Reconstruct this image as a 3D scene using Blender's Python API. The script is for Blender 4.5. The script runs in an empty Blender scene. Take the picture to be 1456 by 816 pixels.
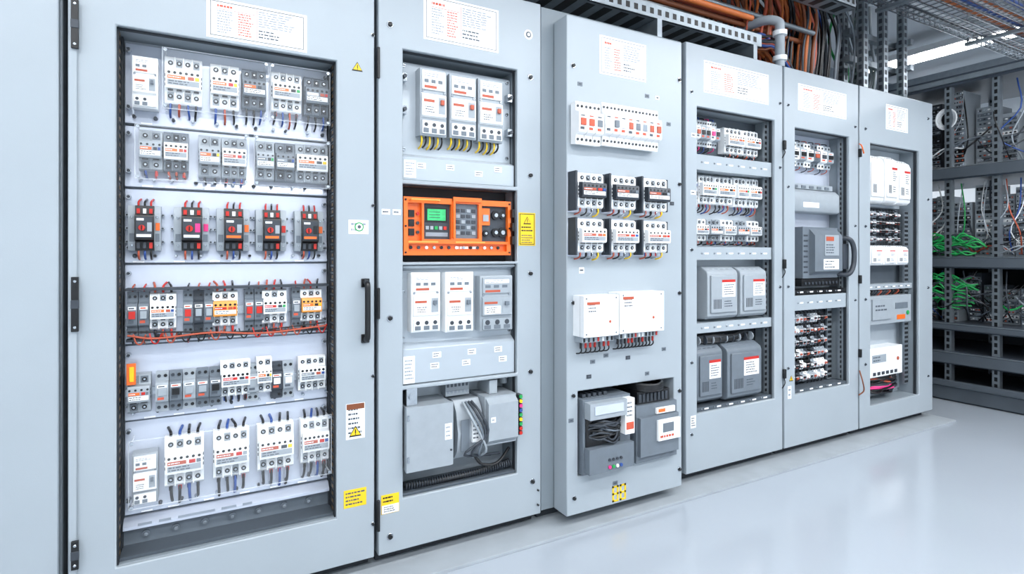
import bpy, math, random, bmesh
from mathutils import Vector
R=random.Random(11)
sc=bpy.context.scene
try:
    sc.view_settings.view_transform='Standard'
except Exception: pass

# ------------------------------------------------------------ materials
def lin(h):
    c=[int(h[i:i+2],16)/255 for i in (0,2,4)]
    return tuple(x/12.92 if x<=.04045 else ((x+.055)/1.055)**2.4 for x in c)
MATS={}
def mk(name,h,rough=.4,metal=0.,noise=.05,scale=25,emit=0,bump=0,coat=0,alpha=1):
    m=bpy.data.materials.new(name); m.use_nodes=True
    nt=m.node_tree; p=nt.nodes['Principled BSDF']
    c=lin(h)
    tc=nt.nodes.new('ShaderNodeTexCoord'); n=nt.nodes.new('ShaderNodeTexNoise')
    n.inputs['Scale'].default_value=scale; n.inputs['Detail'].default_value=3
    nt.links.new(tc.outputs['Object'],n.inputs['Vector'])
    r=nt.nodes.new('ShaderNodeValToRGB')
    r.color_ramp.elements[0].color=tuple(max(0,x*(1-noise)) for x in c)+(1,)
    r.color_ramp.elements[1].color=tuple(min(1,x*(1+noise)) for x in c)+(1,)
    r.color_ramp.elements[0].position=.3; r.color_ramp.elements[1].position=.7
    nt.links.new(n.outputs['Fac'],r.inputs['Fac'])
    nt.links.new(r.outputs['Color'],p.inputs['Base Color'])
    p.inputs['Roughness'].default_value=rough; p.inputs['Metallic'].default_value=metal
    if coat: p.inputs['Coat Weight'].default_value=coat; p.inputs['Coat Roughness'].default_value=.1
    if alpha<1: p.inputs['Alpha'].default_value=alpha
    if emit:
        nt.links.new(r.outputs['Color'],p.inputs['Emission Color']); p.inputs['Emission Strength'].default_value=emit
    if bump:
        bp=nt.nodes.new('ShaderNodeBump'); bp.inputs['Strength'].default_value=bump; bp.inputs['Distance'].default_value=.002
        n2=nt.nodes.new('ShaderNodeTexNoise'); n2.inputs['Scale'].default_value=400
        nt.links.new(tc.outputs['Object'],n2.inputs['Vector']); nt.links.new(n2.outputs['Fac'],bp.inputs['Height'])
        nt.links.new(bp.outputs['Normal'],p.inputs['Normal'])
    MATS[name]=m
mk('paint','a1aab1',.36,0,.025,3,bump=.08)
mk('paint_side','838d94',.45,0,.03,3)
mk('plate','cad1df',.22,.25,.05,4,coat=.3)
mk('plate_mid','b0b9c1',.3,.15,.04,4)
mk('inner','4f575f',.5,.1,.08,6)
mk('innerdark','23282e',.6,0,.1,8)
mk('white_pl','f0f2f3',.3,0,.02)
mk('gray_pl','9ba3aa',.38,0,.04)
mk('mid_gray','69727b',.4,0,.05)
mk('dark_gray','363c44',.45,0,.08)
mk('black','0d0e11',.35,0,.1)
mk('metal','b6bcc2',.22,.9,.1,60)
mk('steel','9aa3aa',.35,.75,.1,20)
mk('bronze','8d7350',.4,.6,.2,80)
mk('orange','ee6c1c',.35,0,.04,10,coat=.2)
mk('orange_l','f2a14a',.45)
mk('red','c3271d',.4); mk('yellow','f2c81c',.45); mk('green','1f9a4e',.4); mk('blue','2b4d92',.45)
mk('pink','e0347f',.4); mk('redbrown','b4533a',.5); mk('brown','7d4426',.5); mk('cable_orange','b9622c',.5)
mk('paper','f4f5f6',.5,0,.015); mk('ink','4b535c',.6); mk('inkred','c8543a',.6); mk('inkgray','8d96a0',.6)
mk('screen','35b06a',.2,0,.15,60,emit=.35)
mk('clear','f2f6fa',.05,0,.01,alpha=.035)
mk('clear_edge','eef3f8',.1,0,.01,alpha=.35)
mk('lamp','ffffff',.5,0,0,emit=12)
mk('floor','a9b1ba',.18,0,.02,1.2,bump=.02,coat=.3)
mk('plinth','a0a7ad',.6,0,.08,6)
mk('wallw','dfe4e8',.6,0,.02,2); mk('ceil','b9c0c6',.7,0,.03,2)
mk('rackdark','4a525c',.4,.35,.08,10)

# ------------------------------------------------------------ mesh builder
class B:
    def __init__(s): s.v=[];s.f=[];s.m=[];s.names=[]
    def mi(s,n):
        if n not in s.names: s.names.append(n)
        return s.names.index(n)
    def add(s,vs,fs,m):
        o=len(s.v); s.v+=vs; k=s.mi(m)
        for f in fs: s.f.append([i+o for i in f]); s.m.append(k)
    def box(s,x0,x1,y0,y1,z0,z1,m):
        vs=[(x,y,z) for x in(x0,x1) for y in(y0,y1) for z in(z0,z1)]
        s.add(vs,[(0,1,3,2),(4,6,7,5),(0,4,5,1),(2,3,7,6),(0,2,6,4),(1,5,7,3)],m)
    def ob(s,x0,x1,z0,z1,yb,out,m): s.box(x0,x1,yb-out,yb,z0,z1,m)
    def cyl(s,cx,cy,cz,r,h,axis,m,n=12,r2=None):
        r2=r if r2 is None else r2; vs=[]
        for k,(rr,d) in enumerate(((r,0),(r2,h))):
            for i in range(n):
                a=2*math.pi*i/n; p,q=rr*math.cos(a),rr*math.sin(a)
                vs.append({'y':(cx+p,cy-d,cz+q),'z':(cx+p,cy+q,cz+d),'x':(cx+d,cy+p,cz+q)}[axis])
        fs=[(i,(i+1)%n,n+(i+1)%n,n+i) for i in range(n)]+[tuple(range(n)),tuple(range(n,2*n))]
        s.add(vs,fs,m)
    def tube(s,pts,r,m,n=8,sub=5):
        P=[Vector(p) for p in pts]
        if len(P)>2 and sub>1:
            Q=[P[0]+(P[0]-P[1])]+P+[P[-1]+(P[-1]-P[-2])]; out=[]
            for i in range(1,len(Q)-2):
                a,b,c,d=Q[i-1],Q[i],Q[i+1],Q[i+2]
                for k in range(sub):
                    t=k/sub
                    out.append(.5*((2*b)+(c-a)*t+(2*a-5*b+4*c-d)*t*t+(-a+3*b-3*c+d)*t**3))
            out.append(P[-1]); P=out
        vs=[];u=None
        for i,p in enumerate(P):
            t=(P[min(i+1,len(P)-1)]-P[max(i-1,0)]).normalized()
            if u is None:
                u=t.cross(Vector((0,0,1)) if abs(t.z)<.9 else Vector((1,0,0))).normalized()
            else:
                u=(u-t*u.dot(t)); u=u.normalized() if u.length>1e-6 else t.orthogonal().normalized()
            w=t.cross(u)
            for k in range(n):
                a=2*math.pi*k/n; vs.append(tuple(p+u*math.cos(a)*r+w*math.sin(a)*r))
        fs=[]
        for i in range(len(P)-1):
            for k in range(n): fs.append((i*n+k,i*n+(k+1)%n,(i+1)*n+(k+1)%n,(i+1)*n+k))
        fs+=[tuple(range(n)),tuple(range((len(P)-1)*n,len(P)*n))]
        s.add(vs,fs,m)
    def prof(s,x0,x1,pts,yb,m):
        n=len(pts); vs=[(x,yb-o,z) for x in(x0,x1) for o,z in pts]
        fs=[(i,(i+1)%n,n+(i+1)%n,n+i) for i in range(n)]+[tuple(range(n)),tuple(range(n,2*n))]
        s.add(vs,fs,m)
    def plate(s,x0,x1,z0,z1,holes,y0,y1,m):
        xs=sorted({x0,x1}|{h[0] for h in holes}|{h[1] for h in holes})
        zs=sorted({z0,z1}|{h[2] for h in holes}|{h[3] for h in holes})
        nx,nz=len(xs),len(zs)
        vs=[(x,y,z) for y in(y0,y1) for x in xs for z in zs]
        I=lambda k,i,j:k*nx*nz+i*nz+j
        def solid(i,j):
            if i<0 or j<0 or i>=nx-1 or j>=nz-1: return False
            cx=(xs[i]+xs[i+1])/2; cz=(zs[j]+zs[j+1])/2
            return not any(h[0]<cx<h[1] and h[2]<cz<h[3] for h in holes)
        fs=[]
        for i in range(nx-1):
            for j in range(nz-1):
                if not solid(i,j): continue
                for k in(0,1): fs.append((I(k,i,j),I(k,i+1,j),I(k,i+1,j+1),I(k,i,j+1)))
                if not solid(i-1,j): fs.append((I(0,i,j),I(0,i,j+1),I(1,i,j+1),I(1,i,j)))
                if not solid(i+1,j): fs.append((I(0,i+1,j),I(0,i+1,j+1),I(1,i+1,j+1),I(1,i+1,j)))
                if not solid(i,j-1): fs.append((I(0,i,j),I(0,i+1,j),I(1,i+1,j),I(1,i,j)))
                if not solid(i,j+1): fs.append((I(0,i,j+1),I(0,i+1,j+1),I(1,i+1,j+1),I(1,i,j+1)))
        s.add(vs,fs,m)
    def screw(s,x,z,y,r=.006,m='metal',h=.004):
        s.cyl(x,y,z,r,h,'y',m,12,r*.85)
        s.ob(x-r*.7,x+r*.7,z-r*.14,z+r*.14,y-h,.0006,'black')
    def text(s,x0,x1,z0,z1,y,rows,m='ink',fill=.8,seed=None):
        rr=random.Random(seed if seed is not None else int((x0*7919+z0*104729)*1000))
        rh=(z1-z0)/rows
        for i in range(rows):
            zc=z1-rh*(i+.5); x=x0
            while x<x0+(x1-x0)*fill*(.6+.4*rr.random()):
                w=(x1-x0)*rr.uniform(.05,.2); w=min(w,x1-x)
                if w<=0: break
                s.ob(x,x+w,zc-rh*.2,zc+rh*.2,y,.0005,m); x+=w+(x1-x0)*.035
    def label(s,x0,x1,z0,z1,y,rows=6,kind='big'):
        s.ob(x0,x1,z0,z1,y,.0015,'paper'); w=x1-x0; h=z1-z0; yf=y-.0015
        if kind=='big':
            t=.0022
            for a in((x0+.01,x1-.01,z0+.008,z0+.008+t),(x0+.01,x1-.01,z1-.008-t,z1-.008),
                     (x0+.01,x0+.01+t,z0+.008,z1-.008),(x1-.01-t,x1-.01,z0+.008,z1-.008)):
                s.ob(*a,yf,.0004,'ink')
            s.text(x0+w*.1,x0+w*.30,z1-h*.24,z1-h*.11,yf,1,'inkred',1)
            s.text(x0+w*.1,x0+w*.26,z0+h*.14,z1-h*.27,yf,rows+2,'inkgray',.9)
            s.text(x0+w*.30,x0+w*.46,z0+h*.14,z1-h*.27,yf,rows+2,'inkred',.9)
            s.text(x0+w*.5,x0+w*.9,z0+h*.45,z1-h*.12,yf,rows,'inkgray',.95)
            s.text(x0+w*.5,x0+w*.75,z0+h*.16,z0+h*.4,yf,3,'ink',.9)
            s.ob(x0+w*.48,x0+w*.485,z0+h*.12,z1-h*.12,yf,.0004,'inkred')
            s.ob(x0+w*.09,x0+w*.47,z1-h*.26,z1-h*.25,yf,.0004,'inkred')
        else:
            s.text(x0+w*.12,x0+w*.9,z0+h*.12,z0+h*.9,yf,rows,'ink' if kind=='ink' else 'inkgray',.95)
    def done(s,name,parent=None,bevel=.0014,seg=1):
        me=bpy.data.meshes.new(name)
        c=[(min(v[i] for v in s.v)+max(v[i] for v in s.v))/2 for i in range(3)]
        me.from_pydata([(v[0]-c[0],v[1]-c[1],v[2]-c[2]) for v in s.v],[],s.f)
        for n in s.names: me.materials.append(MATS[n])
        me.polygons.foreach_set('material_index',s.m)
        bm=bmesh.new(); bm.from_mesh(me); bmesh.ops.recalc_face_normals(bm,faces=bm.faces)
        for f in bm.faces: f.smooth=True
        for e in bm.edges:
            if len(e.link_faces)==2 and e.calc_face_angle(0)>.85: e.smooth=False
        bm.to_mesh(me); bm.free()
        o=bpy.data.objects.new(name,me); sc.collection.objects.link(o); o.location=c
        if bevel:
            md=o.modifiers.new('bevel','BEVEL'); md.width=bevel; md.segments=seg; md.limit_method='ANGLE'; md.angle_limit=math.radians(50)
        if parent: o.parent=parent
        return o
def empty(name):
    o=bpy.data.objects.new(name,None); sc.collection.objects.link(o); o.empty_display_size=.1; return o

# ------------------------------------------------------------ components
CAB=['black','black','blue','redbrown','red']
def wires(b,cx,y,z,yb,down,m,r=.0028,dx=0):
    b.tube([(cx,y,z+.004),(cx+dx*.4,y-.004,z-down*.45),(cx+dx,y+(yb-y)*.3,z-down*.85),(cx+dx,yb+.002,z-down)],r,m)
def contactor(x0,x1,z0,z1,yb,d,body='white_pl',poles=3,cables=CAB,down=.045,up=0,accent='orange',name='contactor',dots=True,head=None,wr=.0032):
    b=B(); w=x1-x0;h=z1-z0
    X=lambda f:x0+w*f
    Z=lambda f:z0+h*f
    b.prof(x0,x1,[(0,Z(.02)),(.5*d,Z(0)),(.62*d,Z(.05)),(.62*d,Z(.27)),(.66*d,Z(.29)),(.66*d,Z(.71)),(.62*d,Z(.73)),(.62*d,Z(.95)),(.5*d,Z(1)),(0,Z(.98))],yb,body)
    hd=head or body
    b.prof(X(.03),X(.97),[(.6*d,Z(.28)),(.95*d,Z(.3)),(d,Z(.34)),(d,Z(.67)),(.95*d,Z(.71)),(.6*d,Z(.73))],yb,hd)
    yf=yb-.62*d; pw=.92/poles
    shell={'white_pl':'gray_pl','gray_pl':'mid_gray'}.get(body,'dark_gray')
    for i in range(poles):
        a=.04+pw*i; c=a+pw/2
        for za,zb in((.06,.24),(.77,.94)):
            b.ob(X(a+pw*.14),X(a+pw*.86),Z(za),Z(zb),yf,.0008,body if (i+int(za*10))%2 else shell)
            rr=min(w*pw*.30,h*.055)
            b.cyl(X(c),yf-.0008,Z((za+zb)/2),rr,.003,'y','black',12); b.cyl(X(c),yf-.0038,Z((za+zb)/2),rr*.5,.0008,'y','metal',8)
        b.ob(X(a+pw*.2),X(a+pw*.8),Z(.265),Z(.29),yf,.012,'black')
        if i: 
            for za,zb in((.02,.27),(.74,.98)): b.ob(X(a)-w*.015,X(a)+w*.015,Z(za),Z(zb),yf,.006,body)
    yh=yb-d
    b.ob(X(.08),X(.92),Z(.36),Z(.47),yh,.001,'paper' if hd!='white_pl' else 'gray_pl'); b.text(X(.11),X(.85),Z(.365),Z(.465),yh-.001,2,'ink')
    b.ob(X(.08),X(.55),Z(.49),Z(.56),yh,.001,accent); b.text(X(.1),X(.52),Z(.5),Z(.55),yh-.001,1,'paper',.9)
    b.ob(X(.62),X(.78),Z(.49),Z(.56),yh,.002,R.choice(['dark_gray','black','red','redbrown'])); b.ob(X(.81),X(.92),Z(.49),Z(.56),yh,.002,R.choice(['orange','yellow','gray_pl','blue','red','mid_gray','green']))
    if dots:
        n=poles+2
        for i in range(n): b.cyl(X(.12+.76*i/(n-1)),yh,Z(.62),min(.0045,w*.055),.001,'y','black',10)
    for q in(.0,.97):
        for k in range(3): b.ob(X(q+.004),X(q+.026),Z(.36+.1*k),Z(.42+.1*k),yb-.66*d,.001,'dark_gray')
    if cables:
        for i in range(poles):
            c=.04+pw*(i+.5)
            wires(b,X(c),yb-.45*d,Z(.02),yb,down*R.uniform(.8,1.1),cables[i%len(cables)],wr,dx=R.uniform(-.004,.004))
            b.cyl(X(c),yb-.45*d,Z(0)-.014,wr*1.3,.016,'z',R.choice(['red','black','metal','blue']),8)
            if up: b.tube([(X(c),yb-.45*d,Z(.98)),(X(c),yb-.5*d,Z(1)+up*.6),(X(c)+R.uniform(-.01,.01),yb,Z(1)+up)],wr,cables[(i+1)%len(cables)])
    return b.done(name)

def breaker(x0,x1,z0,z1,yb,d,body='gray_pl',face='white_pl',cables=('yellow','black'),down=.03,name='circuit_breaker',toggle='black',poles=3,knob=False):
    b=B(); w=x1-x0;h=z1-z0
    X=lambda f:x0+w*f
    Z=lambda f:z0+h*f
    b.prof(x0,x1,[(0,Z(.01)),(.78*d,Z(0)),(.82*d,Z(.02)),(.82*d,Z(.98)),(.78*d,Z(1)),(0,Z(.99))],yb,body)
    b.prof(X(.05),X(.95),[(.8*d,Z(.27)),(d,Z(.29)),(d,Z(.60)),(.8*d,Z(.63))],yb,face)
    yf=yb-.82*d;yh=yb-d
    b.ob(X(.07),X(.93),Z(.68),Z(.96),yf,.006,face)
    b.ob(X(.12),X(.88),Z(.86),Z(.93),yf-.006,.001,'paper'); b.text(X(.15),X(.85),Z(.865),Z(.925),yf-.007,2,'inkgray')
    for i in range(poles): b.ob(X(.14+.26*i),X(.14+.26*i+.16),Z(.78),Z(.83),yf-.006,.001,'mid_gray')
    b.ob(X(.14),X(.6),Z(.70),Z(.74),yf-.006,.001,'redbrown')
    b.ob(X(.07),X(.93),Z(.03),Z(.22),yf,.008,face)
    for i in range(poles):
        c=.2+.3*i
        b.cyl(X(c),yf-.008,Z(.16),w*.07,.002,'y','dark_gray',10)
        b.ob(X(c-.1),X(c+.1),Z(.04),Z(.11),yf-.008,.001,'mid_gray')
    b.label(X(.1),X(.6),Z(.31),Z(.45),yh,3,'ink')
    b.ob(X(.1),X(.5),Z(.49),Z(.53),yh,.001,'redbrown')
    if knob: b.cyl(X(.72),yh,Z(.45),w*.13,.012,'y',toggle,16)
    else:
        b.ob(X(.66),X(.9),Z(.33),Z(.57),yh,.001,'gray_pl'); b.ob(X(.72),X(.84),Z(.46),Z(.53),yh,.010,toggle)
    for f in(.05,.95): b.screw(X(f*.9+.05),Z(.655),yf,min(.005,w*.05))
    for i in range(poles*2 if cables else 0):
        c=.12+.76*i/(poles*2-1)
        wires(b,X(c),yb-.5*d,Z(0),yb,down*R.uniform(.9,1.2),cables[i%len(cables)],.0034)
    return b.done(name)

def starter(x0,x1,z0,z1,yb,d):
    b=B(); w=x1-x0;h=z1-z0
    X=lambda f:x0+w*f
    Z=lambda f:z0+h*f
    for a,c in((0,.24),(.78,1)):
        b.prof(X(a),X(c),[(0,Z(.0)),(.45*d,Z(.0)),(.6*d,Z(.15)),(.6*d,Z(.85)),(.45*d,Z(1)),(0,Z(1))],yb,'gray_pl')
        b.ob(X(a+.05),X(c-.04),Z(.2),Z(.38),yb-.6*d,.001,'mid_gray'); b.screw(X((a+c)/2),Z(.75),yb-.6*d,.004); b.screw(X((a+c)/2),Z(.12),yb-.55*d,.004)
    b.prof(X(.22),X(.80),[(0,Z(.02)),(.6*d,Z(0)),(.7*d,Z(.2)),(.98*d,Z(.24)),(d,Z(.3)),(d,Z(.72)),(.95*d,Z(.78)),(.7*d,Z(.8)),(.6*d,Z(1)),(0,Z(.98))],yb,'black')
    yh=yb-d
    b.ob(X(.26),X(.76),Z(.28),Z(.74),yh,.0015,'dark_gray')
    b.cyl(X(.44),yh,Z(.5),w*.10,.008,'y','red',20); b.ob(X(.425),X(.455),Z(.45),Z(.55),yh-.008,.004,'black')
    b.ob(X(.28),X(.5),Z(.66),Z(.71),yh-.001,.001,'paper'); b.ob(X(.60),X(.74),Z(.42),Z(.62),yh-.001,.002,R.choice(['pink','black','gray_pl']))
    b.ob(X(.28),X(.72),Z(.30),Z(.36),yh-.001,.001,R.choice(['green','white_pl','orange']))
    for i in range(3):
        c=.32+.19*i; m=('red','black','red')[i]
        b.ob(X(c-.05),X(c+.05),Z(.82),Z(.93),yb-.65*d,.006,'red' if i!=1 else 'white_pl')
        b.ob(X(c-.05),X(c+.05),Z(.05),Z(.18),yb-.65*d,.006,'red' if i==2 else 'dark_gray')
        b.tube([(X(c),yb-.5*d,Z(.95)),(X(c),yb-.5*d,Z(1.08)),(X(c)+.004,yb,Z(1.16))],.003,m)
        wires(b,X(c),yb-.5*d,Z(.02),yb,.03,('redbrown','blue','black')[i],.003)
    b.ob(X(.84),X(.97),Z(.45),Z(.62),yb-.6*d,.003,R.choice(['pink','red','orange']))
    for q in(-.05,1.05):
        for k in(.2,.5,.8): b.cyl(X(q),yb,Z(k),.005,.014,'y','metal',10); b.cyl(X(q),yb-.014,Z(k),.003,.003,'y','dark_gray',8)
    return b.done('motor_starter')

def din_row(x0,x1,z0,z1,yb,d,n,cols=('gray_pl',),name='terminal_block',accents=('white_pl','redbrown','black','orange'),skip=(),rail=True,wire=None,holes=2):
    b=B(); h=z1-z0; w=(x1-x0)/n
    Z=lambda f:z0+h*f
    if rail: b.ob(x0-.006,x1+.006,Z(.4),Z(.6),yb,d*.2,'metal')
    for i in range(n):
        a=x0+w*i+w*.03; c=x0+w*(i+1)-w*.03; m=(a+c)/2
        if any(s0<m<s1 for s0,s1 in skip): continue
        col=cols[R.randrange(len(cols))]
        b.prof(a,c,[(d*.1,Z(.02)),(.6*d,Z(0)),(.65*d,Z(.22)),(.95*d,Z(.26)),(d,Z(.3)),(d,Z(.7)),(.95*d,Z(.74)),(.65*d,Z(.78)),(.6*d,Z(1)),(d*.1,Z(.98))],yb,col)
        yh=yb-d; W=c-a
        b.ob(a+W*.2,c-W*.2,Z(.42),Z(.58),yh,.007*R.uniform(.4,1.2),accents[R.randrange(len(accents))])
        b.ob(a+W*.12,c-W*.12,Z(.61),Z(.68),yh,.0008,'paper'); b.ob(a+W*.2,c-W*.3,Z(.63),Z(.66),yh-.0008,.0004,'inkred' if i%2 else 'ink')
        b.ob(a+W*.15,c-W*.35,Z(.32),Z(.38),yh,.0008,'inkred' if i%3 else 'ink')
        for k in range(holes):
            for zf in(.11,.89): b.cyl(a+W*(k+.5)/holes,yb-.62*d,Z(zf),min(W/holes*.3,h*.05),.003,'y','black' if k%2 else 'dark_gray',8)
        if wire:
            wires(b,m,yb-.5*d,Z(0),yb,R.uniform(.015,.03),wire[i%len(wire)],.0025)
            b.tube([(m,yb-.5*d,Z(1)),(m,yb-.5*d,Z(1)+.012),(m+.003,yb,Z(1)+.02)],.0025,wire[(i+1)%len(wire)])
    return b.done(name,bevel=.0008)

def enclosure(x0,x1,z0,z1,yb,d,m='white_pl',pins=True,name='junction_box',lab=(.08,.45,.55,.85)):
    b=B(); w=x1-x0;h=z1-z0
    X=lambda f:x0+w*f
    Z=lambda f:z0+h*f
    b.ob(x0,x1,z0,z1,yb,d*.62,m); b.ob(x0+.002,x1-.002,z0+.002,z1-.002,yb-d*.62,.003,'dark_gray'); b.ob(x0,x1,z0,z1,yb-d*.62-.003,d*.38-.003,m)
    yf=yb-d
    for fx in(.07,.93):
        for fz in(.07,.93): b.cyl(X(fx),yf,Z(fz),.004,.0012,'y','mid_gray',10)
    if lab:
        b.label(X(lab[0]),X(lab[1]),Z(lab[2]),Z(lab[3]),yf,3,'ink'); b.ob(X(lab[0]),X(lab[1]),Z(lab[3]-.07),Z(lab[3]),yf-.0015,.0006,'redbrown')
    b.cyl(X(.75),yf,Z(.35),.006,.0015,'y','redbrown',12)
    if pins:
        n=max(4,int(w/.022))
        b.ob(X(.05),X(.95),z0-.025,z0,yb,d*.7,'gray_pl')
        for i in range(n):
            cx=X(.1+.8*i/(n-1)); b.ob(cx-.004,cx+.004,z0-.022,z0-.006,yb-d*.7,.003,R.choice(['red','dark_gray','black','white_pl']))
            b.cyl(cx,yb-d*.4,z0-.05,.005,.028,'z',R.choice(['black','red','dark_gray']),8)
            wires(b,cx,yb-d*.4,z0-.045,yb,.03,'black',.003)
    return b.done(name,bevel=.003)

# ------------------------------------------------------------ cabinets
ZB,ZT=.06,2.16
def cabinet(x0,x1,opening,yf=0,zt=ZT,zb=ZB,door=None,pd=.12,body_x=None):
    root=empty('electrical_cabinet')
    g=.004
    b=B(); bx0,bx1=body_x or (x0,x1)
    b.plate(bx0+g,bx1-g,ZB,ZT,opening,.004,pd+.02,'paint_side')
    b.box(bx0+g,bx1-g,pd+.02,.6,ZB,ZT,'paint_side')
    b.box(bx0+.01,bx1-.01,.05,.58,.013,ZB,'innerdark')
    b.done('carcass',root,.002)
    b=B()
    if yf<-.02:
        b.plate(x0+g,x1-g,zb,zt,opening,yf,0,'paint')
    else:
        b.plate(x0+g,x1-g,zb,zt,opening,-.014,.003,'paint')
    b.done('door',root,.003)
    b=B()
    for (a,c,e,f) in opening:
        b.box(a-.0,c+.0,pd,pd+.018,e,f,'plate_mid')
    b.done('mounting_plate',root,.0)
    b=B()  # dark gasket lip inside every opening
    for (a,c,e,f) in opening:
        b.box(a+.0005,a+.004,.004,.02,e,f,'innerdark'); b.box(c-.004,c-.0005,.004,.02,e,f,'innerdark'); b.box(a,c,.004,.02,f-.004,f-.0005,'innerdark')
    b.done('door_gasket',root,0)
    return root

def bolts(root,pts,y,m='black',r=.009):
    b=B()
    for x,z in pts:
        b.cyl(x,y,z,r*1.35,.003,'y','metal',16); b.cyl(x,y-.003,z,r,.007,'y',m,16,r*.8)
    b.done('door_bolts',root,.0006)

root=empty('electrical_cabinet'); b=B()
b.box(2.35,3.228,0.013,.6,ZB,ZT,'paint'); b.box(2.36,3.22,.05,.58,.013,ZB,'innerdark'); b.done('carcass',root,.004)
b=B(); b.box(2.36,3.224,-.014,.012,.07,2.15,'paint'); b.done('door',root,.003)

# ---- cabinet 1
O1=(3.355,3.974,.225,1.79)
c1=cabinet(3.24,4.108,[O1])
b=B()
b.box(3.246,3.266,-.024,-.014,ZB+.01,ZT-.01,'paint'); b.done('hinge_stile',c1,.002)
b=B()
for z0,z1 in((1.70,1.836),(.914,1.066),(.254,.333)):
    b.box(3.254,3.271,-.034,-.0245,z0,z1,'black'); b.box(3.2535,3.2715,-.036,-.0245,(z0+z1)/2-.012,(z0+z1)/2+.012,'dark_gray')
    for zz in(z0+.012,z1-.012): b.cyl(3.2625,-.034,zz,.004,.002,'y','metal',10)
b.done('hinge_set',c1)
b=B()
b.tube([(4.071,-.014,.832),(4.071,-.045,.838),(4.071,-.05,.87),(4.071,-.05,.99),(4.071,-.045,1.026),(4.071,-.014,1.032)],.010,'black',12)
for z in(.835,1.029): b.box(4.057,4.085,-.022,-.014,z-.015,z+.015,'black')
b.done('door_handle',c1)
b=B()
b.label(3.583,3.877,1.787+.012,1.923,-.014,7)
b.label(4.014,4.083,1.199,1.248,-.014,2,'gray'); b.cyl(4.05,-.0155,1.224,.016,.001,'y','green',20);b.cyl(4.05,-.0165,1.224,.012,.001,'y','paper',20); b.cyl(4.05,-.0175,1.224,.006,.001,'y','ink',20)
b.label(4.005,4.070,.489,.612,-.014,6,'ink'); b.ob(4.007,4.068,.592,.611,-.0155,.0006,'brown')
def warn(b,x,z,s,y):
    b.add([(x-s,y-.001,z-s*.8),(x+s,y-.001,z-s*.8),(x,y-.001,z+s*.9),(x-s,y,z-s*.8),(x+s,y,z-s*.8),(x,y,z+s*.9)],[(0,1,2),(3,5,4),(0,3,4,1),(1,4,5,2),(2,5,3,0)],'black')
    q=s*.78; y-=.001
    b.add([(x-q,y-.001,z-q*.72),(x+q,y-.001,z-q*.72),(x,y-.001,z+q*.85),(x-q,y,z-q*.72),(x+q,y,z-q*.72),(x,y,z+q*.85)],[(0,1,2),(3,5,4),(0,3,4,1),(1,4,5,2),(2,5,3,0)],'yellow')
    b.ob(x-s*.08,x+s*.08,z-s*.3,z+s*.35,y-.001,.0006,'black'); b.ob(x-s*.08,x+s*.08,z-s*.5,z-s*.38,y-.001,.0006,'black')
warn(b,4.044,1.78,.019,-.014); warn(b,4.037,.515,.022,-.0155)
b.ob(3.998,4.075,.254,.315,-.014,.0015,'yellow'); b.text(4.004,4.07,.26,.31,-.0155,4,'ink',.95)
b.done('door_labels',c1,0)
bolts(c1,[(4.098,1.9),(4.098,1.3),(4.098,.7),(4.098,.18)],-.014,r=.005)
b=B()
for z in range(0,62):
    zz=.235+z*.0252
    b.box(3.3555,3.3575,.022,.10,zz,zz+.019,'innerdark'); b.box(3.3575,3.3585,.03,.05,zz+.004,zz+.014,'bronze')
    b.box(3.9715,3.9735,.022,.10,zz,zz+.019,'innerdark'); b.box(3.9705,3.9715,.03,.05,zz+.004,zz+.014,'bronze')
b.box(3.357,3.362,.085,.119,.225,1.79,'innerdark');b.box(3.967,3.972,.085,.119,.225,1.79,'innerdark')
b.done('edge_strips',c1,0)
b=B()
SH=[1.785,1.530,1.335,1.10,.85,.615,.325]
for i in range(6):
    zt_,zb_=SH[i]-.003,SH[i+1]+.002
    b.prof(3.364,3.965,[(0,zt_),(.010,zt_),(.012,zb_+.03),(.020,zb_+.008),(.020,zb_),(0,zb_)],.12,'plate')
    b.ob(3.364,3.965,zb_-.004,zb_,.12,.014,'mid_gray')
b.done('row_plates',c1,.0015)
b=B()
b.box(3.36,3.97,.02,.119,.226,.236,'inner'); b.prof(3.362,3.967,[(0,.318),(.02,.318),(.045,.30),(.045,.29),(0,.29)],.119,'plate')
b.box(3.36,3.97,.10,.119,.236,.288,'mid_gray')
for i in range(7): b.cyl(3.42+i*.08,.10,.262,.011,.006,'y','mid_gray',14); b.cyl(3.42+i*.08,.094,.262,.006,.004,'y','metal',12)
b.text(3.40,3.93,.292,.312,.074,1,'inkgray',.7)
b.done('sill_channel',c1)
b=B()
for i in range(6):
    za,zb_=SH[i]-.03,SH[i+1]+.05
    for x in(3.375,3.953):
        for z in(za,zb_): b.cyl(x,.108,z,.007,.022,'y','metal',12); b.cyl(x,.086,z,.0045,.006,'y','dark_gray',10)
    for k in range(11):
        x=3.39+k*.056+R.uniform(-.015,.015)
        b.cyl(x,.105,SH[i+1]+.024,R.uniform(.004,.007),.02,'y',R.choice(['metal','dark_gray','metal','black']),12,.004)
    for k in range(6):
        x=3.40+k*.09+R.uniform(-.02,.02); b.ob(x,x+.03,SH[i+1]+.0035,SH[i+1]+.0085,.1,.001,'paper')
b.done('standoffs',c1,.0006)
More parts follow.
